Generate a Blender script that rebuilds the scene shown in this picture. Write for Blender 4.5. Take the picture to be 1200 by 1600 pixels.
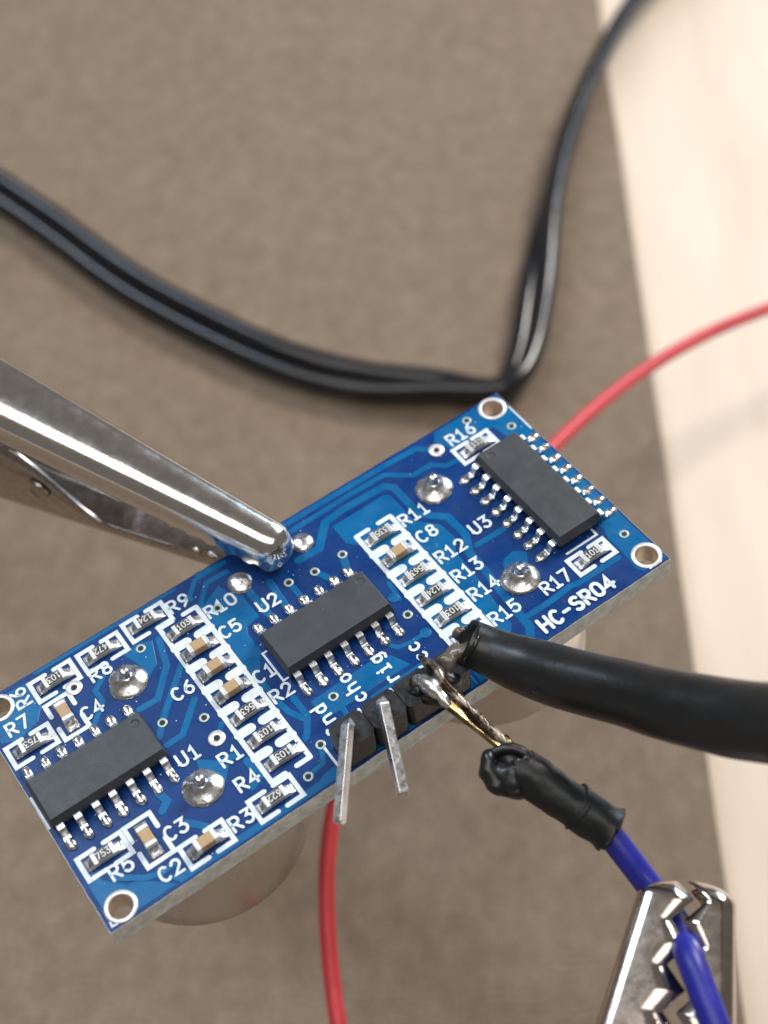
import bpy, bmesh, math, random
from mathutils import Vector, Matrix, noise

random.seed(4)
for o in list(bpy.data.objects):
    bpy.data.objects.remove(o)
sc = bpy.context.scene
COL = sc.collection
MM = 0.001

# ------------------------------------------------------------------ camera
PITCH = math.radians(55)
CAM_H = 147.0                      # camera height above the table, mm
FPX = 2330.0                       # focal length in pixels of a 1200 x 1600 frame
CAM_RIGHT = Vector((1, 0, 0))
CAM_UP = Vector((0, math.sin(PITCH), math.cos(PITCH)))
CAM_FWD = Vector((0, math.cos(PITCH), -math.sin(PITCH)))
CAM_POS = Vector((0, 0, CAM_H))
cam = bpy.data.cameras.new('camera')
cam.sensor_fit = 'VERTICAL'
cam.sensor_height = 36.0
cam.lens = 36.0 * FPX / 1600.0
cam.clip_start = 0.005
cam.clip_end = 10.0
cam.dof.use_dof = True
cam.dof.focus_distance = 0.1005
cam.dof.aperture_fstop = cam.lens / 1.65
cam_ob = bpy.data.objects.new('camera', cam)
COL.objects.link(cam_ob)
cam_ob.location = CAM_POS * MM
cam_ob.rotation_euler = (math.pi / 2 - PITCH, 0, 0)
sc.camera = cam_ob

# ------------------------------------------------------------------ light
world = bpy.data.worlds.new('World')
sc.world = world
world.use_nodes = True
wb = world.node_tree.nodes['Background']
wb.inputs[0].default_value = (1.0, 0.92, 0.84, 1)
wb.inputs[1].default_value = 0.15


def ceiling_lamp(name, loc, target, sx, sy, watts, col):
    d = bpy.data.lights.new(name, 'AREA')
    d.shape = 'RECTANGLE'
    d.size, d.size_y = sx, sy
    d.energy = watts
    d.color = col
    o = bpy.data.objects.new(name, d)
    COL.objects.link(o)
    o.location = loc
    o.rotation_euler = (Vector(target) - Vector(loc)).to_track_quat('-Z', 'Y').to_euler()
    return o


ceiling_lamp('ceiling_lamp', (-0.15, -0.45, 1.9), (0, 0.1, 0), 1.9, 1.1, 21, (1.0, 0.96, 0.91))
ceiling_lamp('ceiling_lamp', (-1.25, 1.0, 1.9), (0, 0.1, 0), 0.35, 1.4, 27, (0.72, 0.86, 1.0))
ceiling_lamp('desk_lamp', (0.32, 0.47, 0.46), (0.02, 0.14, 0), 0.17, 0.17, 3.6, (1.0, 0.955, 0.89))
ceiling_lamp('window_light', (1.1, 1.9, 0.8), (0, 0.1, 0), 0.9, 1.0, 16, (0.50, 0.73, 1.0))

vs = sc.view_settings
vs.view_transform = 'Standard'
vs.look = 'None'
vs.exposure = 0.08
vs.gamma = 1.0
vs.use_curve_mapping = False


def at(px, py, depth):
    """world point (mm) seen at a spot of the 1200 x 1600 frame, at a true depth in mm"""
    return CAM_POS + (CAM_RIGHT * ((px - 600) / FPX) - CAM_UP * ((py - 800) / FPX) + CAM_FWD) * depth


def on_table(px, py, z=0.0):
    d = at(px, py, 1.0) - CAM_POS
    return CAM_POS + d * ((z - CAM_H) / d.z)


# the board's own frame: origin at its near left corner, u along the long edge, v along the short one, n up
def cam2world(v):
    return CAM_RIGHT * v[0] - CAM_UP * v[1] + CAM_FWD * v[2]


BOARD_R = [[0.817102, -0.568848, -0.093572], [-0.502447, -0.623129, -0.59938], [0.282649, 0.53677, -0.794977]]
BU, BV, BN = (cam2world([BOARD_R[r][c] for r in range(3)]).normalized() for c in range(3))
BO = CAM_POS + cam2world([-16.7623, 25.8441, 91.3935])
BOARD = Matrix((BU, BV, BN)).transposed().to_4x4()
BOARD.translation = BO * MM


def brd(u, v, h):
    return BO + BU * u + BV * v + BN * h


def over_board(px, py, h):
    """world point (mm) on the plane h mm above the board"""
    d = at(px, py, 1.0) - CAM_POS
    s = (brd(0, 0, h) - CAM_POS).dot(BN) / d.dot(BN)
    return CAM_POS + d * s


# ------------------------------------------------------------------ materials
def new_mat(name, col, rough=0.5, metal=0.0, coat=0.0, spec=0.5):
    m = bpy.data.materials.new(name)
    m.use_nodes = True
    b = m.node_tree.nodes['Principled BSDF']
    b.inputs['Base Color'].default_value = (*col, 1)
    b.inputs['Roughness'].default_value = rough
    b.inputs['Metallic'].default_value = metal
    b.inputs['Specular IOR Level'].default_value = spec
    b.inputs['Coat Weight'].default_value = coat
    b.inputs['Coat Roughness'].default_value = 0.12
    return m, m.node_tree, b


def coords(nt, scale=(1, 1, 1)):
    tc = nt.nodes.new('ShaderNodeTexCoord')
    mp = nt.nodes.new('ShaderNodeMapping')
    mp.inputs['Scale'].default_value = scale
    nt.links.new(tc.outputs['Object'], mp.inputs['Vector'])
    return mp.outputs['Vector']


def add_noise(nt, vec, scale, detail=3, rough=0.55):
    n = nt.nodes.new('ShaderNodeTexNoise')
    n.inputs['Scale'].default_value = scale
    n.inputs['Detail'].default_value = detail
    n.inputs['Roughness'].default_value = rough
    nt.links.new(vec, n.inputs['Vector'])
    return n.outputs['Fac']


def ramp(nt, fac, stops):
    r = nt.nodes.new('ShaderNodeValToRGB')
    e = r.color_ramp.elements
    while len(e) < len(stops):
        e.new(0.5)
    for k, (p, c) in enumerate(stops):
        e[k].position = p
        e[k].color = (*c, 1) if len(c) == 3 else c
    nt.links.new(fac, r.inputs['Fac'])
    return r.outputs['Color']


def bump(nt, bsdf, fac, dist, strength=1.0):
    b = nt.nodes.new('ShaderNodeBump')
    b.inputs['Distance'].default_value = dist
    b.inputs['Strength'].default_value = strength
    nt.links.new(fac, b.inputs['Height'])
    nt.links.new(b.outputs['Normal'], bsdf.inputs['Normal'])


def mottled(name, c0, c1, rough=0.5, metal=0.0, coat=0.0, scale=600, bscale=None, bdist=0.0, r0=None, r1=None, spec=0.5, lo=0.32, hi=0.68):
    """a material whose colour, gloss and fine relief wander a little"""
    m, nt, b = new_mat(name, c0, rough, metal, coat, spec)
    v = coords(nt)
    f = add_noise(nt, v, scale, 4)
    nt.links.new(ramp(nt, f, [(lo, c0), (hi, c1)]), b.inputs['Base Color'])
    if r0 is not None:
        mr = nt.nodes.new('ShaderNodeMapRange')
        mr.inputs['From Min'].default_value = 0.3
        mr.inputs['From Max'].default_value = 0.7
        mr.inputs['To Min'].default_value = r0
        mr.inputs['To Max'].default_value = r1
        nt.links.new(add_noise(nt, v, scale * 2.3, 3), mr.inputs['Value'])
        nt.links.new(mr.outputs['Result'], b.inputs['Roughness'])
    if bdist:
        bump(nt, b, add_noise(nt, v, bscale or scale * 2, 4), bdist)
    return m


MT = {}
MT['mask'] = mottled('navy_solder_mask', (0.001, 0.027, 0.135), (0.003, 0.037, 0.172), coat=0.0, spec=0.24, scale=260, bscale=900, bdist=9e-6, r0=0.26, r1=0.5)
MT['copper'] = mottled('blue_mask_over_copper', (0.0, 0.084, 0.235), (0.0, 0.114, 0.29), coat=0.0, spec=0.24, scale=330, bscale=1100, bdist=1.0e-5, r0=0.24, r1=0.48)
MT['silk'] = mottled('white_silkscreen_ink', (0.70, 0.75, 0.81), (0.54, 0.61, 0.70), rough=0.55, scale=1500, bscale=3000, bdist=1e-5)
MT['fr4'] = mottled('bare_board_edge', (0.40, 0.42, 0.39), (0.64, 0.66, 0.63), rough=0.7, scale=1100, bscale=2600, bdist=5e-5)
MT['solder'] = mottled('solder', (0.60, 0.60, 0.61), (0.78, 0.78, 0.78), metal=1.0, scale=900, bscale=1500, bdist=5e-5, r0=0.16, r1=0.38)
MT['pad'] = mottled('tinned_pad', (0.40, 0.40, 0.42), (0.66, 0.66, 0.68), metal=1.0, scale=1400, bscale=1900, bdist=7e-5, r0=0.2, r1=0.5)
MT['tin'] = mottled('tinned_lead', (0.66, 0.66, 0.68), (0.80, 0.80, 0.80), metal=1.0, scale=1200, bscale=2500, bdist=1.2e-5, r0=0.22, r1=0.42)
MT['term'] = mottled('resistor_terminal', (0.62, 0.61, 0.60), (0.76, 0.75, 0.73), metal=0.6, scale=1500, bscale=2500, bdist=2e-5, r0=0.3, r1=0.5)
MT['chip'] = mottled('chip_plastic', (0.027, 0.030, 0.034), (0.040, 0.044, 0.049), scale=500, bscale=5200, bdist=1.4e-5, r0=0.42, r1=0.56)
MT['rbody'] = mottled('resistor_overglaze', (0.012, 0.012, 0.013), (0.03, 0.03, 0.03), scale=1500, rough=0.4, bscale=4000, bdist=1e-5)
MT['ceramic'] = mottled('resistor_ceramic', (0.24, 0.24, 0.24), (0.36, 0.36, 0.35), rough=0.5, scale=1500)
MT['mark'] = mottled('marking_ink', (0.50, 0.50, 0.47), (0.66, 0.66, 0.62), rough=0.6, scale=2500)
MT['tan'] = mottled('capacitor_ceramic', (0.34, 0.22, 0.10), (0.46, 0.31, 0.16), scale=700, rough=0.45, bscale=3000, bdist=1e-5)
MT['ring'] = mottled('plated_ring', (0.66, 0.64, 0.63), (0.80, 0.78, 0.78), metal=0.55, scale=1800, bscale=3000, bdist=2.5e-5, r0=0.3, r1=0.5)
MT['viaring'] = mottled('via_ring', (0.30, 0.42, 0.42), (0.46, 0.52, 0.48), metal=0.3, scale=2500, rough=0.4)
MT['dark'] = new_mat('via_hole_shade', (0.004, 0.004, 0.006), 0.6)[0]
MT['barrel'] = mottled('plated_hole_wall', (0.55, 0.46, 0.38), (0.70, 0.60, 0.50), metal=0.7, scale=1500, r0=0.3, r1=0.5)
MT['header'] = mottled('header_plastic', (0.006, 0.006, 0.007), (0.018, 0.018, 0.019), scale=900, bscale=1600, bdist=6e-5, r0=0.3, r1=0.5, spec=0.4)
MT['can'] = mottled('aluminium_can', (0.66, 0.64, 0.62), (0.76, 0.74, 0.72), metal=1.0, scale=120, bscale=1500, bdist=0.6e-5, r0=0.2, r1=0.3)
MT['mesh'] = mottled('grille', (0.10, 0.10, 0.10), (0.18, 0.18, 0.18), metal=0.6, rough=0.5)
MT['gold'] = mottled('gilt_pin', (0.14, 0.09, 0.04), (0.50, 0.40, 0.22), metal=1.0, lo=0.38, hi=0.66, scale=700, bscale=1500, bdist=3e-5, r0=0.2, r1=0.4)
MT['burnt'] = mottled('scorched_wire', (0.025, 0.015, 0.009), (0.46, 0.40, 0.33), metal=0.8, lo=0.46, hi=0.70, scale=800, bscale=1600, bdist=9e-5, r0=0.2, r1=0.5)
MT['flux'] = mottled('flux_residue', (0.02, 0.015, 0.01), (0.16, 0.13, 0.09), coat=0.5, scale=900, bscale=1500, bdist=8e-5, r0=0.2, r1=0.5)
MT['sleeve'] = mottled('heat_shrink', (0.006, 0.006, 0.007), (0.011, 0.012, 0.013), scale=250, bscale=420, bdist=0.8e-4, r0=0.28, r1=0.4, spec=0.5)
MT['sleeve_fine'] = mottled('heat_shrink_satin', (0.006, 0.007, 0.007), (0.012, 0.013, 0.014), scale=500, bscale=1200, bdist=3e-5, r0=0.34, r1=0.5, spec=0.35)
MT['cord'] = mottled('cord_rubber', (0.007, 0.008, 0.010), (0.012, 0.013, 0.016), scale=150, bscale=260, bdist=0.4e-4, r0=0.13, r1=0.2)
MT['red'] = mottled('red_insulation', (0.47, 0.030, 0.036), (0.55, 0.042, 0.05), scale=200, rough=0.4, bscale=900, bdist=1.5e-5)
MT['blue'] = mottled('blue_insulation', (0.010, 0.012, 0.22), (0.014, 0.018, 0.28), scale=250, rough=0.42, bscale=900, bdist=1.5e-5)


def nickel(name, c0, c1):
    m, nt, b = new_mat(name, c0, 0.2, 1.0)
    v = coords(nt)
    f = add_noise(nt, v, 1500, 4, 0.7)
    nt.links.new(ramp(nt, f, [(0.35, c0), (0.62, c1)]), b.inputs['Base Color'])
    mr = nt.nodes.new('ShaderNodeMapRange')
    mr.inputs['From Min'].default_value = 0.35
    mr.inputs['From Max'].default_value = 0.7
    mr.inputs['To Min'].default_value = 0.13
    mr.inputs['To Max'].default_value = 0.20
    nt.links.new(add_noise(nt, v, 900, 4, 0.65), mr.inputs['Value'])
    nt.links.new(mr.outputs['Result'], b.inputs['Roughness'])
    bump(nt, b, add_noise(nt, v, 3200, 4, 0.7), 0.8e-5, 0.7)
    return m


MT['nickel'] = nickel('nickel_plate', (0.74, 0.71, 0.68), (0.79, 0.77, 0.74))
MT['nickel_warm'] = nickel('nickel_brown_reflection', (0.50, 0.43, 0.38), (0.60, 0.53, 0.48))  # red-brown reflection of the surroundings put into the base colour
MT['nickel_dark'] = nickel('nickel_plate_dark', (0.34, 0.30, 0.27), (0.48, 0.43, 0.39))  # darker brown base than the upper jaw's plate


def fabric():
    m, nt, b = new_mat('brown_woven_mat', (0.16, 0.12, 0.09), 0.85, spec=0.25)
    v = coords(nt)
    w1 = nt.nodes.new('ShaderNodeTexWave')
    w1.bands_direction = 'X'
    w2 = nt.nodes.new('ShaderNodeTexWave')
    w2.bands_direction = 'Y'
    for w, s in ((w1, 520), (w2, 470)):
        w.inputs['Scale'].default_value = s
        w.inputs['Distortion'].default_value = 9.0
        w.inputs['Detail'].default_value = 2
        w.inputs['Detail Scale'].default_value = 0.5
        nt.links.new(v, w.inputs['Vector'])
    mul = nt.nodes.new('ShaderNodeMath')
    mul.operation = 'MULTIPLY'
    nt.links.new(w1.outputs['Fac'], mul.inputs[0])
    nt.links.new(w2.outputs['Fac'], mul.inputs[1])
    big = add_noise(nt, coords(nt, (1, 0.85, 1)), 75, 5, 0.6)
    fine = add_noise(nt, coords(nt, (1, 0.8, 1)), 420, 4, 0.7)
    mix = nt.nodes.new('ShaderNodeMath')
    mix.operation = 'MULTIPLY_ADD'
    nt.links.new(mul.outputs[0], mix.inputs[0])
    mix.inputs[1].default_value = 0.12
    nt.links.new(fine, mix.inputs[2])
    add = nt.nodes.new('ShaderNodeMath')
    add.operation = 'MULTIPLY_ADD'
    nt.links.new(big, add.inputs[0])
    add.inputs[1].default_value = 0.32
    nt.links.new(mix.outputs[0], add.inputs[2])
    nt.links.new(ramp(nt, add.outputs[0], [(0.38, (0.142, 0.104, 0.072)), (0.68, (0.182, 0.137, 0.099)), (0.95, (0.224, 0.172, 0.127))]), b.inputs['Base Color'])
    bump(nt, b, mul.outputs[0], 0.7e-4)
    return m


def pale_wood():
    m, nt, b = new_mat('pale_birch_wood', (0.72, 0.60, 0.47), 0.5)
    v = coords(nt, (1, 0.16, 1))
    n1 = add_noise(nt, v, 55, 5, 0.6)
    n2 = add_noise(nt, v, 260, 5, 0.6)
    add = nt.nodes.new('ShaderNodeMath')
    add.operation = 'MULTIPLY_ADD'
    nt.links.new(n2, add.inputs[0])
    add.inputs[1].default_value = 0.5
    nt.links.new(n1, add.inputs[2])
    nt.links.new(ramp(nt, add.outputs[0], [(0.42, (0.48, 0.38, 0.290)), (0.68, (0.565, 0.462, 0.366)), (1.0, (0.61, 0.517, 0.422))]), b.inputs['Base Color'])
    bump(nt, b, n2, 5e-5)
    return m


MT['mat'] = fabric()
MT['wood'] = pale_wood()


# ------------------------------------------------------------------ mesh helpers (all lengths in mm)
def link(name, mesh, mat, parent=None, smooth=False, loc=None, matrix=None):
    o = bpy.data.objects.new(name, mesh)
    COL.objects.link(o)
    if mat is not None and not mesh.materials:
        mesh.materials.append(mat)
    if smooth:
        mesh.polygons.foreach_set('use_smooth', [True] * len(mesh.polygons))
    if parent is not None:
        o.parent = parent
    if loc is not None:
        o.location = Vector(loc) * MM
    if matrix is not None:
        o.matrix_local = matrix
    return o


def to_mesh(name, verts, faces, origin=(0, 0, 0)):
    me = bpy.data.meshes.new(name)
    og = Vector(origin)
    me.from_pydata([tuple((Vector(v) - og) * MM) for v in verts], [], faces)
    me.update()
    return me


def empty(name, loc=(0, 0, 0), label=None, cat=None, group=None):
    o = bpy.data.objects.new(name, None)
    COL.objects.link(o)
    o.location = Vector(loc) * MM
    o.empty_display_size = 0.005
    tag(o, label, cat, group)
    return o


def tag(o, label=None, cat=None, group=None, kind=None):
    for k, v in (('label', label), ('category', cat), ('group', group), ('kind', kind)):
        if v:
            o[k] = v
    return o


def bevel(o, w, seg=2, ang=35):
    b = o.modifiers.new('bevel', 'BEVEL')
    b.width = w * MM
    b.segments = seg
    b.limit_method = 'ANGLE'
    b.angle_limit = math.radians(ang)
    return o


def solidify(o, t, offset=-1):
    s = o.modifiers.new('solid', 'SOLIDIFY')
    s.thickness = t * MM
    s.offset = offset
    return o


def boxv(x0, x1, y0, y1, z0, z1):
    v = [(x0, y0, z0), (x1, y0, z0), (x1, y1, z0), (x0, y1, z0), (x0, y0, z1), (x1, y0, z1), (x1, y1, z1), (x0, y1, z1)]
    f = [(0, 3, 2, 1), (4, 5, 6, 7), (0, 1, 5, 4), (1, 2, 6, 5), (2, 3, 7, 6), (3, 0, 4, 7)]
    return v, f


def merge(*parts):
    V, F = [], []
    for v, f in parts:
        n = len(V)
        V += list(v)
        F += [tuple(i + n for i in q) for q in f]
    return V, F


def circle(cx, cy, r, n=24):
    return [(cx + r * math.cos(2 * math.pi * k / n), cy + r * math.sin(2 * math.pi * k / n)) for k in range(n)]


def fill2d(outer, holes=()):
    """triangles of a flat polygon with holes; returns points and faces, all facing up"""
    bm = bmesh.new()
    for loop in [outer] + list(holes):
        vs_ = [bm.verts.new((p[0], p[1], 0)) for p in loop]
        for k in range(len(vs_)):
            bm.edges.new((vs_[k], vs_[(k + 1) % len(vs_)]))
    bmesh.ops.triangle_fill(bm, use_beauty=True, use_dissolve=False, edges=bm.edges[:])
    bm.verts.index_update()
    pts = [(v.co.x, v.co.y) for v in bm.verts]
    faces = []
    for f in bm.faces:
        idx = [v.index for v in f.verts]
        a, b, c = (pts[i] for i in idx[:3])
        if (b[0] - a[0]) * (c[1] - a[1]) - (b[1] - a[1]) * (c[0] - a[0]) < 0:
            idx.reverse()
        faces.append(tuple(idx))
    bm.free()
    return pts, faces


def area2(p):
    return sum(p[k][0] * p[(k + 1) % len(p)][1] - p[(k + 1) % len(p)][0] * p[k][1] for k in range(len(p)))


def offset_loop(p, d):
    """grow a counter-clockwise loop by d"""
    n = len(p)
    out = []
    for k in range(n):
        a, b, c = Vector(p[k - 1]), Vector(p[k]), Vector(p[(k + 1) % n])
        e1, e2 = (b - a).normalized(), (c - b).normalized()
        n1, n2 = Vector((e1.y, -e1.x)), Vector((e2.y, -e2.x))
        m = n1 + n2
        m = m / max(0.35, m.length_squared / 2) if m.length > 1e-6 else n1
        if m.length > 2.2:
            m = m.normalized() * 2.2
        out.append((b.x + m.x * d, b.y + m.y * d))
    return out


def plate(outer, z0, z1, holes=(), flare=0.0):
    """solid flat piece between z0 and z1, its walls leaning out by flare"""
    if area2(outer) < 0:
        outer = list(reversed(outer))
    holes = [h if area2(h) > 0 else list(reversed(h)) for h in holes]
    pts, faces = fill2d(outer, holes)
    V = [(x, y, z1) for x, y in pts]
    F = list(faces)
    for loop, sgn in [(outer, 1)] + [(h, -1) for h in holes]:
        low = offset_loop(loop, flare) if sgn > 0 else loop
        n0 = len(V)
        m = len(loop)
        V += [(x, y, z1) for x, y in loop] + [(x, y, z0) for x, y in low]
        for k in range(m):
            a, b = n0 + k, n0 + (k + 1) % m
            F.append((a, a + m, b + m, b) if sgn > 0 else (a, b, b + m, a + m))
    return V, F


def ribbon_outline(pts, w, closed=False, cap=True, ncap=5):
    """left and right rails of a stroke of width w; returns an outline loop (open strokes)"""
    P = [Vector(p) for p in pts]
    n = len(P)
    L, R = [], []
    for k in range(n):
        if closed:
            a, c = P[k - 1], P[(k + 1) % n]
        else:
            a, c = P[max(0, k - 1)], P[min(n - 1, k + 1)]
        e1 = (P[k] - a).normalized() if (P[k] - a).length > 1e-9 else (c - P[k]).normalized()
        e2 = (c - P[k]).normalized() if (c - P[k]).length > 1e-9 else e1
        t = (e1 + e2)
        t = t.normalized() if t.length > 1e-6 else e1
        nn = Vector((-t.y, t.x))
        s = 1 / max(0.5, abs(nn.dot(Vector((-e1.y, e1.x)))))
        L.append(P[k] + nn * (w / 2 * s))
        R.append(P[k] - nn * (w / 2 * s))
    if closed:
        return L, R
    loop = list(R)
    if cap:
        d = (P[-1] - P[-2]).normalized()
        a0 = math.atan2(-d.x, d.y)   # direction of the right rail
        for k in range(1, ncap):
            a = a0 + math.pi * k / ncap
            loop.append(P[-1] + Vector((math.cos(a), math.sin(a))) * (w / 2))
    loop += list(reversed(L))
    if cap:
        d = (P[0] - P[1]).normalized()
        a0 = math.atan2(-d.x, d.y)
        for k in range(1, ncap):
            a = a0 + math.pi * k / ncap
            loop.append(P[0] + Vector((math.cos(a), math.sin(a))) * (w / 2))
    return [(q.x, q.y) for q in loop]


def stroke_mesh(strokes, w, z, step=0.003):
    """flat inked strokes; each stroke lies a hair above the last"""
    V, F = [], []
    for k, (pts, closed) in enumerate(strokes):
        zz = z + step * k
        if closed:
            L, R = ribbon_outline(pts, w, True)
            n0, n = len(V), len(pts)
            V += [(q.x, q.y, zz) for q in L] + [(q.x, q.y, zz) for q in R]
            for i in range(n):
                j = (i + 1) % n
                F.append((n0 + i, n0 + n + i, n0 + n + j, n0 + j))
        else:
            # a strip down the middle plus two fan caps keeps the faces apart
            P = [Vector(p) for p in pts]
            Lr, Rr = [], []
            n = len(P)
            for i in range(n):
                a, c = P[max(0, i - 1)], P[min(n - 1, i + 1)]
                e1 = (P[i] - a).normalized() if i > 0 else (c - P[i]).normalized()
                e2 = (c - P[i]).normalized() if i < n - 1 else e1
                t = (e1 + e2).normalized() if (e1 + e2).length > 1e-6 else e1
                nn = Vector((-t.y, t.x))
                s = 1 / max(0.5, abs(nn.dot(Vector((-e1.y, e1.x)))))
                Lr.append(P[i] + nn * (w / 2 * s))
                Rr.append(P[i] - nn * (w / 2 * s))
            n0 = len(V)
            V += [(q.x, q.y, zz) for q in Lr] + [(q.x, q.y, zz) for q in Rr]
            for i in range(n - 1):
                F.append((n0 + i, n0 + n + i, n0 + n + i + 1, n0 + i + 1))
            for end, (pc, pn) in enumerate(((P[0], P[1]), (P[-1], P[-2]))):
                d = (pc - pn).normalized()
                base = math.atan2(d.y, d.x)
                ring = []
                for q in range(7):
                    a = base - math.pi / 2 + math.pi * q / 6
                    ring.append(len(V))
                    V.append((pc.x + math.cos(a) * w / 2, pc.y + math.sin(a) * w / 2, zz))
                F.append(tuple(ring))
    return V, F


# stroke lettering on a 0.6 x 1 cell
def arc(cx, cy, rx, ry, a0, a1, n=7):
    return [(cx + rx * math.cos(math.radians(a0 + (a1 - a0) * k / n)), cy + ry * math.sin(math.radians(a0 + (a1 - a0) * k / n))) for k in range(n + 1)]


GL = {
    '0': [(arc(.3, .7, .3, .3, 0, 180, 6) + arc(.3, .3, .3, .3, 180, 360, 6), True)],
    '1': [([(.1, .78), (.3, 1), (.3, 0)], False), ([(.08, 0), (.52, 0)], False)],
    '2': [(arc(.3, .7, .28, .3, 165, -30, 6) + [(0, 0), (.6, 0)], False)],
    '3': [([(.04, 1), (.56, 1), (.26, .6)] + arc(.3, .3, .3, .3, 70, -150, 7), False)],
    '4': [([(.42, 0), (.42, 1), (0, .3), (.62, .3)], False)],
    '5': [([(.55, 1), (.08, 1), (.05, .55)] + arc(.28, .32, .31, .32, 110, -150, 7), False)],
    '6': [([(.5, 1), (.2, .75), (.02, .4)] + arc(.3, .3, .28, .3, 180, 520, 9), False)],
    '7': [([(.02, 1), (.58, 1), (.2, 0)], False)],
    '8': [(arc(.3, .76, .25, .24, 0, 360, 10)[:-1], True), (arc(.3, .27, .29, .27, 0, 360, 10)[:-1], True)],
    '9': [([(.12, 0), (.45, .3), (.57, .65)] + arc(.3, .7, .28, .3, 0, 340, 9), False)],
    'R': [([(0, 0), (0, 1), (.35, 1)] + arc(.33, .74, .25, .26, 80, -90, 5) + [(0, .48)], False), ([(.26, .46), (.58, 0)], False)],
    'C': [(arc(.34, .5, .33, .5, 50, 310, 10), False)],
    'U': [([(0, 1), (0, .3)] + arc(.3, .3, .3, .3, 180, 360, 7) + [(.6, 1)], False)],
    'H': [([(0, 0), (0, 1)], False), ([(.6, 0), (.6, 1)], False), ([(0, .5), (.6, .5)], False)],
    'S': [(arc(.3, .75, .28, .25, 35, 250, 7) + arc(.3, .25, .29, .26, 80, -145, 7), False)],
    '-': [([(.08, .48), (.52, .48)], False)],
    'G': [(arc(.34, .5, .33, .5, 50, 330, 10) + [(.62, .45), (.4, .45)], False)],
    'n': [([(.05, 0), (.05, .66)], False), ([(.05, .48)] + arc(.3, .4, .25, .26, 140, 0, 5) + [(.55, 0)], False)],
    'd': [([(.55, 1), (.55, 0)], False), (arc(.3, .32, .25, .32, 0, 360, 9)[:-1], True)],
    'E': [([(.55, 1), (0, 1), (0, 0), (.55, 0)], False), ([(0, .5), (.45, .5)], False)],
    'c': [(arc(.32, .33, .27, .33, 45, 315, 8), False)],
    'h': [([(.05, 0), (.05, 1)], False), ([(.05, .45)] + arc(.3, .4, .25, .26, 140, 0, 5) + [(.55, 0)], False)],
    'o': [(arc(.3, .33, .27, .33, 0, 360, 10)[:-1], True)],
    'T': [([(.3, 0), (.3, 1)], False), ([(0, 1), (.6, 1)], False)],
    'r': [([(.12, 0), (.12, .66)], False), ([(.12, .42)] + arc(.36, .4, .22, .26, 150, 40, 4), False)],
    'i': [([(.15, .66), (.3, .66), (.3, 0)], False), ([(.12, 0), (.48, 0)], False), ([(.3, .9), (.3, .97)], False)],
    'g': [([(.55, .66), (.55, -.15), (.35, -.3), (.1, -.22)], False), (arc(.3, .34, .25, .31, 0, 360, 9)[:-1], True)],
    'V': [([(0, 1), (.3, 0), (.6, 1)], False)],
}


def text_strokes(s, height, adv=0.86, wide=1.0, wob=0.0):
    out = []
    x = 0.0
    for ch in s:
        for pts, closed in GL.get(ch, []):
            out.append(([((x + px * wide) * height, py * height) for px, py in pts], closed))
        x += adv
    total = (len(s) * adv - (adv - 0.6 * wide)) * height
    return [([(px - total / 2, py - height / 2) for px, py in pts], c) for pts, c in out]


def rot2(strokes, ang, cx, cy):
    c, s = math.cos(ang), math.sin(ang)
    return [([(cx + x * c - y * s, cy + x * s + y * c) for x, y in pts], cl) for pts, cl in strokes]


def spline(ctrl, n=10):
    """Catmull-Rom through control rows (any width of numbers)"""
    out = []
    m = len(ctrl)
    for k in range(m - 1):
        p0, p1, p2, p3 = ctrl[max(0, k - 1)], ctrl[k], ctrl[k + 1], ctrl[min(m - 1, k + 2)]
        for i in range(n):
            t = i / n
            out.append([0.5 * (2 * b + (c - a) * t + (2 * a - 5 * b + 4 * c - d) * t * t + (3 * b - a - 3 * c + d) * t ** 3) for a, b, c, d in zip(p0, p1, p2, p3)])
    out.append(list(ctrl[-1]))
    return out


def tube(rows, seg=14, caps=True, wob=0.0, squash=None, up=None, wseed=0.0, wscale=0.5):
    """rows of x, y, z, radius swept into a skin"""
    P = [Vector(r[:3]) for r in rows]
    n = len(P)
    tang = [(P[min(n - 1, k + 1)] - P[max(0, k - 1)]).normalized() for k in range(n)]
    ref = Vector(up) if up else Vector((0, 0, 1))
    if abs(ref.dot(tang[0])) > 0.95:
        ref = Vector((1, 0, 0))
    nrm = (ref - tang[0] * ref.dot(tang[0])).normalized()
    V, F = [], []
    for k in range(n):
        nrm = (nrm - tang[k] * nrm.dot(tang[k])).normalized()
        bi = tang[k].cross(nrm)
        for s in range(seg):
            a = 2 * math.pi * s / seg
            r = rows[k][3]
            d = nrm * math.cos(a) + bi * math.sin(a)
            q = P[k] + d * r
            if wob:
                q = P[k] + d * (r * (1 + wob * noise.noise(q * wscale + Vector((wseed, 0, 0)))))
            V.append(q)
    for k in range(n - 1):
        for s in range(seg):
            a, b = k * seg + s, k * seg + (s + 1) % seg
            F.append((a, b, b + seg, a + seg))
    if caps:
        F.append(tuple(reversed(range(seg))))
        F.append(tuple(range((n - 1) * seg, n * seg)))
    return V, F


def lathe(profile, seg=28, c=(0, 0)):
    """profile of (radius, z) turned round a vertical axis"""
    V, F = [], []
    for r, z in profile:
        for s in range(seg):
            a = 2 * math.pi * s / seg
            V.append((c[0] + r * math.cos(a), c[1] + r * math.sin(a), z))
    for k in range(len(profile) - 1):
        for s in range(seg):
            a, b = k * seg + s, k * seg + (s + 1) % seg
            F.append((a, b, b + seg, a + seg))
    return V, F


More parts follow.
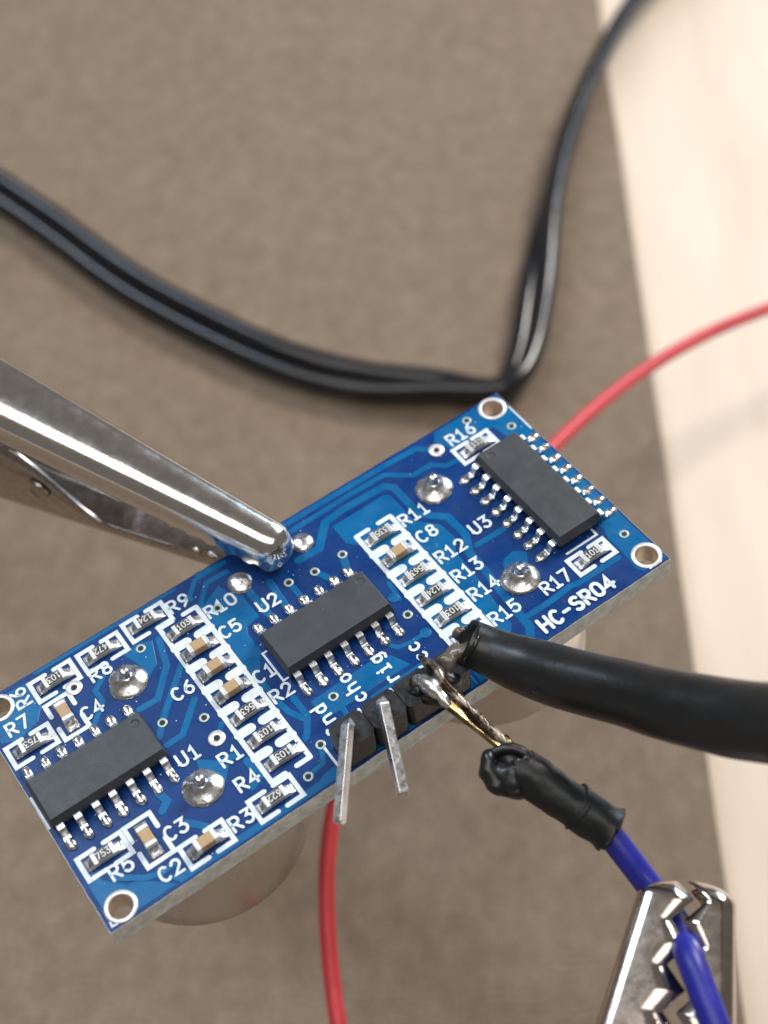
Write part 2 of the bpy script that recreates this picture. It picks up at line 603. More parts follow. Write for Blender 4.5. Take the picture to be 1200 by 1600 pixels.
# ------------------------------------------------------------------ setting: pale table, brown mat
e0, e1 = on_table(935, 0, 2.0), on_table(1165, 1600, 2.0)
ed = (e1 - e0).normalized()
far_e, near_e = e0 - ed * 260, e1 + ed * 160
v, f = boxv(-420, 420, -220, 640, -25, 0)
table = link('table', to_mesh('table', v, f), MT['wood'])
bevel(table, 2)
tag(table, kind='structure')
ctrl = []
nseg = 60
for k in range(nseg + 1):
    q = near_e.lerp(far_e, k / nseg)
    ctrl.append((q.x + 0.35 * noise.noise(Vector((k * 0.37, 0, 3))), q.y))
loop = [(-330, near_e.y)] + ctrl + [(-330, far_e.y)]
v, f = plate(loop, 0.05, 2.0)
mat_o = link('brown_mat', to_mesh('brown_mat', v, f), MT['mat'])
tag(mat_o, 'brown woven mat lying on the pale wooden table, under the black cord', 'mat')

# ------------------------------------------------------------------ the sensor module
mod = empty('sensor_module', label='blue circuit board marked HC-SR04 with three black chips, gripped by the metal clip', cat='circuit board')
mod.matrix_world = BOARD
W, H, TH = 45.0, 20.0, 1.7
HOLES = [(1.35, 1.15), (43.85, 1.22), (43.75, 18.85), (1.4, 18.8)]
HR = 0.82

# outline with a roughly cut edge
out = []
for (a, b) in (((0, 0), (W, 0)), ((W, 0), (W, H)), ((W, H), (0, H)), ((0, H), (0, 0))):
    L_ = math.hypot(b[0] - a[0], b[1] - a[1])
    n = int(L_ / 0.45)
    for k in range(n):
        t = k / n
        x, y = a[0] + (b[0] - a[0]) * t, a[1] + (b[1] - a[1]) * t
        if k:
            j = 0.045 * noise.noise(Vector((x * 1.7, y * 1.7, 1.3)))
            if a[0] == b[0]:
                x += j
            else:
                y += j
        out.append((x, y))
hl = [circle(x, y, HR, 28) for x, y in HOLES]
v, f = plate(out, -TH, -0.06, hl, flare=0.06)
board = link('circuit_board', to_mesh('circuit_board', v, f), MT['fr4'], mod)
v, f = plate([(x * (1 - 0.002) + 0.045, y * (1 - 0.004) + 0.04) for x, y in out], -0.058, 0.0, hl)
link('solder_mask', to_mesh('solder_mask', v, f), MT['mask'], board)
for x, y in HOLES:
    v, f = lathe([(1.1, 0.02), (1.09, 0.07), (0.86, 0.075), (0.80, 0.03), (0.79, -TH)], 28, (x, y))
    link('mounting_ring', to_mesh('mounting_ring', v, f), MT['ring'], board, smooth=True)
    v, f = lathe([(0.785, -0.02), (0.785, -TH + 0.02)], 28, (x, y))
    link('hole_wall', to_mesh('hole_wall', v, [tuple(reversed(q)) for q in f]), MT['barrel'], board, smooth=True)

# copper under the mask
TRACES = [
    ([(24.8, 19.6), (28.4, 19.58), (34.1, 19.5), (36.9, 19.35), (37.7, 18.6)], .42),
    ([(25.3, 18.8), (30.2, 18.88), (33.6, 18.8), (35.25, 17.4), (36.86, 17.4), (37.72, 16.56), (38.85, 16.47)], .36),
    ([(24.27, 16.29), (26.06, 16.2), (27.7, 17.9), (29.37, 18.05), (32.94, 17.9), (33.45, 17.4), (33.5, 14.17), (34.97, 12.7), (35.05, 10.6), (34.3, 9.2), (34.25, 7.3), (33.85, 2.55), (33.8, 1.6), (33.3, 0.9)], .55),
    ([(35.1, 9.35), (37.5, 9.3)], .4),
    ([(34.1, 2.4), (36.2, 2.36), (38.08, 2.5), (38.75, 2.32), (42.2, 2.29)], .42),
    ([(19.94, 19.55), (17.52, 19.5), (16.5, 18.5), (16.4, 18.2)], .33),
    ([(19.7, 18.7), (18.03, 18.75), (16.95, 17.6), (16.7, 17.2)], .36),
    ([(19.6, 20 - .3), (17.8, 19.95 - .05)], .2),
    ([(15.9, 19.72), (4.6, 19.72)], .26),
    ([(20.15, 17.1), (20.12, 16.36), (20.1, 14.34), (20.2, 13.3)], .5),
    ([(21.69, 16.02), (21.6, 14.91), (21.5, 13.3)], .42),
    ([(22.72, 14.99), (22.77, 13.4)], .4),
    ([(12.95, 16.8), (12.32, 14.57), (10.51, 12.62), (9.1, 12.7)], .42),
    ([(13.2, 14.0), (11.44, 12.37), (9.81, 10.84), (9.14, 9.99)], .42),
    ([(12.52, 11.06), (10.48, 9.18), (9.23, 9.16)], .42),
    ([(8.45, 16.6), (7.38, 15.86), (7.4, 14.73), (6.1, 13.6)], .35),
    ([(1.9, 3.05), (2.6, 2.55), (3.5, 1.85), (4.5, 1.5), (5.54, 1.6)], .4),
    ([(7.05, 6.5), (7.25, 5.6), (6.63, 5.17)], .5),
    ([(7.48, 3.55), (8.3, 2.6)], .45),
    ([(16.89, 9.3), (16.87, 7.83), (17.07, 6.3), (17.6, 5.2)], .4),
    ([(17.9, 7.0), (17.9, 5.26), (17.2, 4.2), (16.9, 3.9)], .4),
    ([(27.08, 14.67), (26.6, 13.4)], .5),
    ([(24.73, 14.67), (25.3, 13.4)], .45),
    ([(25.4, 6.35), (25.76, 5.85), (26.59, 5.64), (27.86, 5.63)], .3),
    ([(10.4, 5.95), (11.75, 5.88), (12.61, 5.66)], .5),
    ([(22.2, 3.7), (26.2, 3.7)], .35),
    ([(12.94, 4.9), (12.93, 3.4), (12.2, 3.06)], .5),
    ([(15.55, 1.45), (16.9, 1.7), (17.4, 2.85)], .3),
    ([(20.1, 5.35), (20.1, 4.2), (19.9, 2.9)], .3),
    ([(28.1, 9.0), (28.3, 10.6)], .28),
    ([(40.6, 14.2), (40.6, 6.2)], .6),
    ([(6.3, 17.0), (5.0, 17.1)], .3),
    ([(12.25, 7.5), (13.0, 8.3)], .3),
]
POURS = [
    [(27.95, 17.2), (32.5, 17.24), (32.8, 16.9), (32.85, 13.9), (34.1, 12.5), (34.3, 11.0), (33.55, 9.8), (33.45, 7.4), (32.95, 2.6), (31.9, 1.4), (28.9, 1.4), (28.8, 9.4), (28.5, 13.4), (28.6, 14.6), (27.9, 15.4)],
    [(17.5, 17.5), (18.6, 18.0), (18.9, 16.9), (19.5, 16.2), (19.5, 14.0), (18.4, 13.8), (18.1, 13.2), (18.1, 11.4), (17.2, 10.1), (16.6, 9.9), (16.7, 17.0)],
    [(10.35, 17.2), (11.6, 17.4), (12.5, 16.95), (11.83, 15.1), (10.97, 14.6), (10.9, 15.6)],
    [(.35, 19.5), (3.9, 19.5), (3.9, 17.3), (3.1, 16.2), (1.5, 15.7), (.35, 16.2)],
    [(.35, .3), (4.9, .3), (4.3, .9), (3.0, 2.0), (2.4, 2.1), (1.2, 3.4), (.9, 4.6), (.35, 5.6)],
    [(5.2, .22), (17.3, .22), (17.3, 1.0), (16.5, .95), (15.9, .7), (6.5, .66), (5.6, .8), (4.7, 1.0)],
    [(44.75, .3), (44.75, 19.72), (38.9, 19.72), (38.4, 19.0), (39.0, 17.6), (42.7, 17.4), (43.0, 15.5), (43.0, 4.9), (42.75, 4.0), (42.75, 2.5), (42.6, .9), (42.9, .3)],
    [(18.7, 5.98), (24.2, 6.1), (25.0, 5.6), (25.6, 4.3), (18.6, 4.3)],
    [(35.93, 7.2), (36.85, 7.3), (37.5, 6.7), (36.9, 5.8), (35.53, 5.98), (35.47, 6.72)],
    [(28.6, .25), (33.0, .25), (33.0, .95), (28.6, 1.1)],
    [(10.3, 7.0), (11.3, 6.15), (11.8, 5.4), (11.0, 4.5), (9.6, 4.9)],
    [(17.9, .25), (28.3, .25), (28.3, 2.2), (17.9, 2.4)],
]
for k, (pts, w) in enumerate(TRACES):
    z1 = 0.032 + 0.0016 * (k % 9)
    pts = [(min(44.8, x), min(19.86 - w / 2, max(.15 + w / 2, y))) for x, y in pts]
    v, f = plate(ribbon_outline(pts, w), 0.0, z1, flare=0.045)
    link('copper_trace', to_mesh('copper_trace', v, f), MT['copper'], board)
for k, pts in enumerate(POURS):
    if area2(pts) < 0:
        pts = list(reversed(pts))
    hs = []
    for i, (x, y) in enumerate(HOLES):
        xs, ys = [p[0] for p in pts], [p[1] for p in pts]
        if k in (3, 4, 6) and min(xs) < x < max(xs) and min(ys) < y < max(ys):
            hs.append(circle(x, y, 1.02, 24))
    v, f = plate(pts, 0.0, 0.030 - 0.0005 * (k % 5), hs, flare=0.045)
    link('copper_pour', to_mesh('copper_pour', v, f), MT['copper'], board)

# vias: plated eyelets
VIAS = [(11.56, 16.87), (9.86, 10.8), (17.56, 16.38), (22.71, 15.06), (12.31, 9.39), (15.52, 1.43), (17.43, 2.88), (20.1, 5.37), (27.09, 14.69), (24.7, 14.68), (27.81, 7.59), (41.5, 19.1), (43.79, 16.52), (43.83, 3.58)]
vr = to_mesh('via', *lathe([(0.36, 0.026), (0.35, 0.045), (0.22, 0.047), (0.2, 0.032), (0.2, 0.0)], 16))
vh = to_mesh('via_hole_shade', [(x, y, 0.033) for x, y in circle(0, 0, 0.2, 16)], [tuple(range(16))])  # flat disc; the darkness inside the hole is put into its colour
for x, y in VIAS:
    o = link('via', vr, MT['viaring'], board, smooth=True, loc=(x, y, 0.03))
    link('via_hole_shade', vh, MT['dark'], board, loc=(x, y, 0.03))
br = to_mesh('test_ring', *lathe([(0.60, 0.026), (0.58, 0.06), (0.26, 0.065), (0.22, 0.04), (0.22, 0.0)], 24))
for x, y in [(6.33, 16.99), (12.2, 7.53), (38.02, 18.22)]:
    link('test_ring', br, MT['ring'], board, smooth=True, loc=(x, y, 0.025))
    link('via_hole_shade', vh, MT['dark'], board, loc=(x, y, 0.033))
tv = to_mesh('tented_via', *lathe([(0.42, 0.0), (0.38, 0.03), (0.28, 0.034), (0.22, 0.012), (0.12, 0.012), (0.08, 0.024), (0.0, 0.026)], 18))
for x, y in [(27.87, 9.38), (27.93, 5.63), (32.55, 11.26)]:
    link('tented_via', tv, MT['copper'], board, smooth=True, loc=(x, y, 0.03))

# white ink outlines
ZS = 0.054
SILK = []


def ink(strokes, w, z=ZS, name='silkscreen'):
    v, f = stroke_mesh(strokes, w, z)
    return link(name, to_mesh(name, v, f), MT['silk'], board)


def bracket(cu, cv, w=3.15, h=1.75, gap=.7, vertical=False, lw=.33):
    hw, hh = w / 2, h / 2
    g = gap / 2
    a = [([(-g, hh), (-hw, hh), (-hw, -hh), (-g, -hh)], False), ([(g, hh), (hw, hh), (hw, -hh), (g, -hh)], False)]
    ink(rot2(a, math.pi / 2 if vertical else 0, cu, cv), lw)


RES = {  # name: (u, v, marking, turned)
    'R9': (13.0, 18.5, '124', 1), 'R8': (9.25, 18.25, '472', 1), 'R6': (5.5, 18.3, '103', 1), 'R7': (1.95, 14.75, '753', 1),
    'R10': (14.85, 16.4, '103', 0), 'R2': (14.95, 7.85, '563', 1), 'R1': (14.95, 5.72, '103', 1), 'R4': (14.95, 3.6, '103', 1),
    'R3': (13.0, 1.42, '622', 1), 'R5': (2.15, 4.7, '753', 0),
    'R11': (30.25, 14.3, '335', 1), 'R12': (30.25, 9.95, '563', 1), 'R13': (30.25, 7.8, '124', 1), 'R14': (30.25, 5.72, '103', 1), 'R15': (30.25, 3.75, '', 1),
    'R16': (40.5, 16.55, '331', 0), 'R17': (40.8, 3.5, '101', 0),
}
CAPS = {'C4': (4.9, 15.4, 1), 'C5': (14.85, 14.25, 0), 'C6': (14.9, 12.15, 0), 'C1': (14.9, 9.97, 0), 'C2': (7.8, 1.4, 0), 'C3': (4.95, 3.95, 1), 'C8': (30.25, 12.1, 0)}
for n in ('R9', 'R8', 'R6', 'R7', 'R5'):
    bracket(RES[n][0], RES[n][1])
bracket(40.8, 3.5, h=1.5)
bracket(40.5, 16.6, h=1.6, gap=.45)
bracket(13.0, 1.42, h=1.75)
bracket(7.8, 1.42, h=1.72)
bracket(4.9, 15.3, vertical=True, w=3.2, h=1.8, gap=1.1)
bracket(4.95, 3.95, vertical=True, w=3.3, h=1.9, gap=1.0)


def ladder(uc, rows, hw=1.5, lw=.36):
    """two rails with thick rungs broken in the middle"""
    top, bot = rows[0] + 1.05, rows[-1] - 1.05
    ink([([(uc - hw, top), (uc - hw, bot)], False)], lw)
    ink([([(uc + hw, top), (uc + hw, bot)], False)], lw)
    bars = [(top, lw)] + [((a + b) / 2, .72) for a, b in zip(rows, rows[1:])] + [(bot, lw)]
    for y, t in bars:
        ink([([(uc - hw + .1, y), (uc - .42 - t * .1, y)], False)], t, ZS + .004)
        ink([([(uc + .42 + t * .1, y), (uc + hw - .1, y)], False)], t, ZS + .004)


ladder(14.9, [16.4, 14.25, 12.15, 9.97, 7.85, 5.72, 3.6])
ladder(30.25, [14.3, 12.1, 9.95, 7.8, 5.72, 3.75])
# chip and header outlines, edge line
ink([([(18.4, 11.2), (18.1, 11.2), (18.1, 8.5), (18.5, 8.5)], False)], .16)
ink([([(.14, 11.3), (.14, 8.6)], False)], .16)
ink([([(39.6, 4.75), (42.3, 4.75), (42.3, 5.3)], False)], .17)
ink([([(17.5, 2.6), (17.5, .9)], False)], .18)
ink([([(44.82, 18.2), (44.82, 15.4)], False)], .12)
ink([([(.32, .62), (.3, .3), (.7, .28)], False)], .12)
ink([([(43.3, .2), (44.3, .2), (44.6, .5)], False)], .1)

LAB = {
    'R9': (15.55, 18.5), 'R8': (8.4, 17.0), 'R7': (1.85, 16.75), 'C4': (6.5, 14.65), 'C6': (12.2, 12.1), 'R10': (17.85, 16.45), 'C5': (17.35, 14.35),
    'C1': (17.35, 9.8), 'R2': (17.5, 7.8), 'R1': (12.25, 5.85), 'R4': (12.2, 3.65), 'R3': (10.45, 1.5), 'U1': (10.0, 7.6), 'U2': (20.65, 14.55),
    'C3': (6.7, 3.5), 'C2': (5.05, 1.3), 'R5': (2.6, 3.35), 'R11': (33.2, 14.4), 'C8': (32.9, 12.4), 'R12': (33.35, 10.1), 'R13': (33.3, 8.05),
    'R14': (33.3, 6.1), 'R15': (33.2, 3.6), 'R16': (40.35, 18.3), 'R17': (37.5, 3.4), 'U3': (36.35, 10.6),
}
for s, (x, y) in LAB.items():
    st = text_strokes(s, 0.98, adv=0.84 if len(s) == 3 else 0.92)
    ink(rot2(st, 0, x, y), 0.195, ZS + 0.012, 'lettering')
ink(rot2(text_strokes('R6', 0.98, 0.92), math.pi / 2, 3.0, 18.55), 0.195, ZS + 0.012, 'lettering')
ink(rot2(text_strokes('HC-SR04', 1.08, 0.85, 0.95), 0, 37.5, 1.1), 0.27, ZS + 0.012, 'lettering')
for s, u, vc in (('Gnd', 18.75, 4.15), ('Echo', 21.4, 4.65), ('Trig', 23.95, 4.55), ('Vcc', 26.5, 4.25)):
    ink(rot2(text_strokes(s, 1.0, 0.92), math.pi / 2, u, vc), 0.195, ZS + 0.012, 'lettering')


# ------------------------------------------------------------------ chips
def chip_body(L_, Wd, dimple):
    hx, hy = L_ / 2, Wd / 2
    dx, dy = dimple
    top = [(-hx + .18, -hy + .22), (hx - .18, -hy + .22), (hx - .18, hy - .22), (-hx + .18, hy - .22)]
    hole = circle(dx, dy, .3, 20)
    pts, fc = fill2d(top, [hole])
    V = [(x, y, 1.55) for x, y in pts]
    F = list(fc)
    n0 = len(V)
    ring = [(x, y, 1.55) for x, y in top] + [(x * hx / (hx - .18), y * hy / (hy - .22), .88) for x, y in top] + [(x * hx / (hx - .18), y * hy / (hy - .22), .72) for x, y in top] + [(x, y, .12) for x, y in top]
    V += ring
    for r in range(3):
        for k in range(4):
            a, b = n0 + 4 * r + k, n0 + 4 * r + (k + 1) % 4
            F.append((a, a + 4, b + 4, b))
    F.append((n0 + 15, n0 + 14, n0 + 13, n0 + 12))
    n0 = len(V)
    low = circle(dx, dy, .26, 20)
    V += [(x, y, 1.55) for x, y in hole] + [(x, y, 1.47) for x, y in low]
    for k in range(20):
        j = (k + 1) % 20
        F.append((n0 + k, n0 + j, n0 + 20 + j, n0 + 20 + k))
    F.append(tuple(range(n0 + 20, n0 + 40)))
    me = to_mesh('chip_body', V, F)
    bm = bmesh.new()
    bm.from_mesh(me)
    bmesh.ops.remove_doubles(bm, verts=bm.verts[:], dist=1e-7)
    bmesh.ops.recalc_face_normals(bm, faces=bm.faces[:])
    bm.to_mesh(me)
    bm.free()
    return me


def lead_mesh():
    prof = [(1.9, .80), (2.12, .80), (2.26, .76), (2.36, .64), (2.46, .30), (2.54, .16), (2.68, .10), (3.12, .10)]
    V, F = [], []
    w, t = .25, .10
    n = len(prof)
    for k, (x, z) in enumerate(prof):
        a, b = prof[max(0, k - 1)], prof[min(n - 1, k + 1)]
        d = Vector((b[0] - a[0], b[1] - a[1])).normalized()
        nx, nz = -d.y * t, d.x * t
        V += [(x + nx, -w, z + nz), (x + nx, w, z + nz), (x - nx, w, z - nz), (x - nx, -w, z - nz)]
    for k in range(n - 1):
        for s in range(4):
            a, b = 4 * k + s, 4 * k + (s + 1) % 4
            F.append((a, a + 4, b + 4, b))
    F += [(3, 2, 1, 0), tuple(4 * (n - 1) + q for q in range(4))]
    return to_mesh('pin', V, F)


def blob_mesh(name, cx, rx, ry, rz, seed, sharp=1.0, n=14, m=6, amp=.12):
    V, F = [], []
    for k in range(m):
        ph = math.pi / 2 * k / m
        for s in range(n):
            a = 2 * math.pi * s / n
            q = Vector((math.cos(a) * math.cos(ph) ** sharp, math.sin(a) * math.cos(ph) ** sharp, math.sin(ph)))
            g = 1 + amp * noise.noise(q * 2.1 + Vector((seed, 0, 0)))
            V.append((cx + q.x * rx * g, q.y * ry * g, q.z * rz * g))
    V.append((cx, 0, rz))
    for k in range(m - 1):
        for s in range(n):
            a, b = k * n + s, k * n + (s + 1) % n
            F.append((a, b, b + n, a + n))
    for s in range(n):
        F.append(((m - 1) * n + s, (m - 1) * n + (s + 1) % n, m * n))
    return to_mesh(name, V, F)


MT['scuff'] = mottled('scuffed_chip_plastic', (0.055, 0.059, 0.063), (0.10, 0.105, 0.11), scale=2500, rough=0.6)
LEAD = lead_mesh()
LEAD.materials.append(MT['tin'])
FIL = [blob_mesh('solder_fillet', 3.14, .55, .36, .29, 3.1 * q, 0.8) for q in range(4)]
for q in FIL:
    q.materials.append(MT['solder'])
    q.polygons.foreach_set('use_smooth', [True] * len(q.polygons))


def chip(u, v_, ang, npin, dimple):
    root = empty('chip')
    root.parent = mod
    root.matrix_local = Matrix.Translation(Vector((u, v_, 0.02)) * MM) @ Matrix.Rotation(ang, 4, 'Z')
    L_ = npin * 1.27 - .25
    b = link('chip_body', chip_body(L_, 3.9, dimple), MT['chip'], root)
    bevel(b, .05, 2, 25)
    for side in (0, 1):
        for k in range(npin):
            x = (k - (npin - 1) / 2) * 1.27
            rot = Matrix.Rotation(math.pi / 2 if side else -math.pi / 2, 4, 'Z')
            mt = Matrix.Translation(Vector((x, 0, 0)) * MM) @ rot @ Matrix.Rotation(random.uniform(-.012, .012), 4, 'Z')
            p = link('pin', LEAD, None, root, matrix=mt)
            link('solder_fillet', FIL[random.randrange(4)], None, root, matrix=mt @ Matrix.Diagonal((1, random.uniform(.92, 1.12), random.uniform(.85, 1.2), 1)))
    return root


def scuff(root, strokes, w):
    v, f = stroke_mesh(strokes, w, 1.553)
    link('scuff', to_mesh('scuff', v, f), MT['scuff'], root)


c1 = chip(4.62, 9.93, 0, 7, (3.6, 1.05))
c2 = chip(22.75, 9.98, 0, 7, (3.6, 1.05))
chip(41.18, 10.12, math.pi / 2, 8, (4.1, 1.0))


scuff(c2, [([(3.3, .75), (3.05, .45), (2.9, .1)], False), ([(-3.4, -1.2), (-3.3, -1.35)], False), ([(.2, .7), (.35, .78)], False)], .035)
scuff(c1, [([(-.2, .3), (.3, .05), (.7, -.25)], False), ([(-2.4, -.9), (-2.2, -.95)], False)], .03)

# ------------------------------------------------------------------ resistors and capacitors
def wedge_mesh(wid, length, height, seed):
    """solder running from the pad up to a terminal end, hollow sided; x from 0 outwards"""
    prof = [(0, height), (.10, height * .8), (.24, height * .48), (.40, height * .26), (length * .9, height * .16), (length, 0.0)]
    V, F = [], []
    m = 7
    for k, (x, z) in enumerate(prof):
        hw = wid / 2 * (1 + .08 * min(1, k / 3))
        for s in range(m):
            y = -hw + 2 * hw * s / (m - 1)
            e = 1 - abs(2 * s / (m - 1) - 1) ** 4
            V.append((x + .03 * noise.noise(Vector((x * 3, y * 3, seed))), y, max(0.0, z * (.35 + .65 * e) + .05 * noise.noise(Vector((x * 4, y * 4, seed + 5))) * e)))
    n = len(V)
    V += [(x, -wid / 2 * 1.02, -.01) for x, z in prof] + [(x, wid / 2 * 1.02, -.01) for x, z in prof]
    for k in range(len(prof) - 1):
        for s in range(m - 1):
            a = k * m + s
            F.append((a, a + m, a + m + 1, a + 1))
        F.append((n + k, n + k + 1, (k + 1) * m, k * m))
        q = n + len(prof)
        F.append((q + k + 1, q + k, k * m + m - 1, (k + 1) * m + m - 1))
    return to_mesh('solder', V, F)


WED = [wedge_mesh(.86, .58, .36, 7.7 * q) for q in range(4)]
WEDC = [wedge_mesh(.9, .58, .48, 9.1 * q + 2) for q in range(4)]
for q in WED + WEDC:
    q.materials.append(MT['pad'])
    q.polygons.foreach_set('use_smooth', [True] * len(q.polygons))
RB = to_mesh('body', *boxv(-.56, .56, -.4, .4, .04, .44))
RG = to_mesh('glaze', *boxv(-.50, .50, -.365, .365, .442, .475))
RT = to_mesh('terminal', *boxv(-.15, .15, -.415, .415, .02, .465))
CB = to_mesh('body', *boxv(-.5, .5, -.4, .4, .05, .74))
CT = to_mesh('terminal', *boxv(-.18, .18, -.425, .425, .02, .77))


def part(name, u, v_, ang):
    root = empty(name)
    root.parent = mod
    root.matrix_local = Matrix.Translation(Vector((u, v_, .045)) * MM) @ Matrix.Rotation(ang + random.uniform(-.03, .03), 4, 'Z')
    return root


for n, (u, v_, mk, turned) in RES.items():
    root = part('resistor', u + random.uniform(-.05, .05), v_ + random.uniform(-.03, .03), 0)
    link('body', RB, MT['ceramic'], root)
    bevel(link('glaze', RG, MT['rbody'], root), .02)
    for s in (-1, 1):
        bevel(link('terminal', RT, MT['term'], root, loc=(s * .66, 0, 0)), .04)
        link('solder', WED[random.randrange(4)], None, root, matrix=Matrix.Translation(Vector((s * .80, 0, 0)) * MM) @ Matrix.Rotation(0 if s > 0 else math.pi, 4, 'Z'))
    if mk:
        st = rot2(text_strokes(mk, .46, .74, .85), math.pi if turned else 0, 0, 0)
        v, f = stroke_mesh(st, .085, .479, .002)
        link('marking', to_mesh('marking', v, f), MT['mark'], root)
for n, (u, v_, vert) in CAPS.items():
    root = part('capacitor', u + random.uniform(-.05, .05), v_, math.pi / 2 if vert else 0)
    bevel(link('body', CB, MT['tan'], root), .06)
    for s in (-1, 1):
        bevel(link('terminal', CT, MT['term'], root, loc=(s * .63, 0, 0)), .09, 3)
        link('solder', WEDC[random.randrange(4)], None, root, matrix=Matrix.Translation(Vector((s * .80, 0, 0)) * MM) @ Matrix.Rotation(0 if s > 0 else math.pi, 4, 'Z'))


# ------------------------------------------------------------------ solder joints of the transducer legs and the crystal
def joint(u, v_, r, seed, tip=True):
    V, F = [], []
    seg = 36
    prof = [(1.0, .02), (.96, .12), (.86, .24), (.7, .38), (.52, .56), (.36, .80), (.28, 1.0)] if tip else [(1.0, .02), (.95, .2), (.8, .4), (.55, .55), (.3, .66), (.12, .7)]
    for q, (pr, z) in enumerate(prof):
        for s in range(seg):
            a = 2 * math.pi * s / seg
            rr = r * pr * (1 + .07 * noise.noise(Vector((math.cos(a) * 1.2, math.sin(a) * 1.2, seed))) + .035 * noise.noise(Vector((math.cos(a) * 5, math.sin(a) * 5, seed + q * .4))))
            V.append((rr * math.cos(a), rr * math.sin(a), z * r * .62 + .03 * noise.noise(Vector((math.cos(a) * 4, math.sin(a) * 4, q * .7 + seed)))))
    for k in range(len(prof) - 1):
        for s in range(seg):
            a, b = k * seg + s, k * seg + (s + 1) % seg
            F.append((a, b, b + seg, a + seg))
    F.append(tuple(range((len(prof) - 1) * seg, len(prof) * seg)))
    root = empty('solder_joint')
    root.parent = mod
    root.matrix_local = Matrix.Translation(Vector((u, v_, .02)) * MM)
    link('solder_cone', to_mesh('solder_cone', V, F), MT['solder'], root, smooth=True)
    if tip:
        v, f = merge(lathe([(.36, .55), (.40, 1.0), (.42, 1.25), (.33, 1.45), (.16, 1.54), (.001, 1.56)], 18))
        link('leg_tip', to_mesh('leg_tip', v, f), MT['solder'], root, smooth=True)
    return root


for k, (u, v_) in enumerate([(9.56, 15.1), (9.58, 4.98), (35.72, 15.38), (35.77, 5.16)]):
    joint(u, v_, 1.42, 3.3 * k + 1)
joint(19.95, 17.25, .95, 21.0, False)
joint(25.4, 17.4, .85, 27.0, False)

# ------------------------------------------------------------------ transducer cans under the board
for u in (9.5, 35.5):
    root = empty('transducer')
    root.parent = mod
    root.matrix_local = Matrix.Translation(Vector((u, 10, -TH)) * MM)
    v, f = lathe([(0.0, -.05), (7.2, -.05), (7.9, -.4), (8.0, -.9), (8.0, -11.6), (7.85, -11.95), (7.5, -12.05), (6.9, -12.0), (6.8, -11.6)], 64)
    link('can', to_mesh('can', v, [tuple(reversed(q)) for q in f]), MT['can'], root, smooth=True)
    v, f = lathe([(6.8, -11.6), (3.4, -11.9), (0.0, -12.0)], 48)
    link('grille', to_mesh('grille', v, f), MT['mesh'], root, smooth=True)

# ------------------------------------------------------------------ pin header
hd = empty('pin_header')
hd.parent = mod
hd.matrix_local = Matrix.Translation(Vector((17.85, .18, .03)) * MM)
for k in range(4):
    x0 = 2.54 * k
    c = .3
    loop = [(x0 + c, 0), (x0 + 2.54 - c, 0), (x0 + 2.5, c), (x0 + 2.5, 2.2 - c), (x0 + 2.54 - c, 2.2), (x0 + c, 2.2), (x0 + .04, 2.2 - c), (x0 + .04, c)]
    v, f = plate(loop, 0, 2.45)
    b = link('header_block', to_mesh('header_block', v, f), MT['header'], hd)
    bevel(b, .09, 2, 30)
    if k < 3:
        v, f = boxv(x0 + 2.44, x0 + 2.64, .5, 1.7, .05, 2.2)
        link('header_web', to_mesh('header_web', v, f), MT['header'], hd)


def square_rod(pts, half):
    """a square bar along world points; last point narrows like a cut pin"""
    rows = [(*p, half * 1.25) for p in pts]
    V, F = tube(rows, seg=4, caps=True, up=(BN + BU * 1.0))
    return V, F


def to_board(p):
    d = Vector(p) - BO
    return Vector((d.dot(BU), d.dot(BV), d.dot(BN)))


def board_child(name, VF, mat, smooth=False, parent=None):
    V, F = VF
    return link(name, to_mesh(name, [to_board(q) for q in V], F), mat, parent or mod, smooth)


def hpin(base, endpx, hend):
    b0 = brd(*base)
    e = over_board(*endpx, hend)
    up1 = b0 + BN * .55
    mid = b0 + BN * .95 + (e - b0).normalized() * .35
    pts = [b0 - BN * .3, b0, up1, mid, mid.lerp(e, .5), mid.lerp(e, .97), e]
    rows = [(*p, .45) for p in pts[:-1]] + [(*pts[-1], .33)]
    return tube(rows, seg=4, caps=True, up=(BN * .2 + BU + BV * 1.0))


for VF in (hpin((19.12, 1.45, 2.45), (530, 1288), 2.0), hpin((21.72, 1.42, 2.45), (630, 1243), 1.4)):
    o = board_child('header_pin', VF, MT['tin'])
    bevel(o, .05, 2)

# third pin: gilt, bent over towards the blue wire, with a solder lump; fourth: scorched
g0, g1, g2 = over_board(655, 1062, 3.0), over_board(700, 1100, 3.1), over_board(786, 1170, 2.3)
rows = spline([(*(brd(24.25, 1.4, 2.4)), .42), (*g0, .42), (*g1, .38), (*g0.lerp(g2, .7), .30), (*g2, .28)], 6)
o = board_child('header_pin', tube(rows, seg=4, up=(BN + BU * .3)), MT['gold'])
bevel(o, .05, 2)
rows = spline([(*over_board(648, 1060, 2.9), .25), (*over_board(663, 1066, 3.3), .55), (*over_board(675, 1075, 3.5), .62), (*over_board(687, 1086, 3.4), .42), (*over_board(694, 1094, 3.3), .4), (*over_board(703, 1104, 3.2), .2)], 5)
board_child('solder_lump', tube(rows, seg=16, wob=.15), MT['solder'], True)
rows = spline([(*over_board(712, 1052, 1.2), .7), (*over_board(702, 1036, 2.2), .7), (*over_board(706, 1024, 2.4), .62), (*over_board(722, 1018, 2.6), .55), (*over_board(740, 1010, 2.8), .4)], 6)
board_child('flux_residue', tube(rows, seg=14, wob=.5, wscale=1.4), MT['flux'], True)
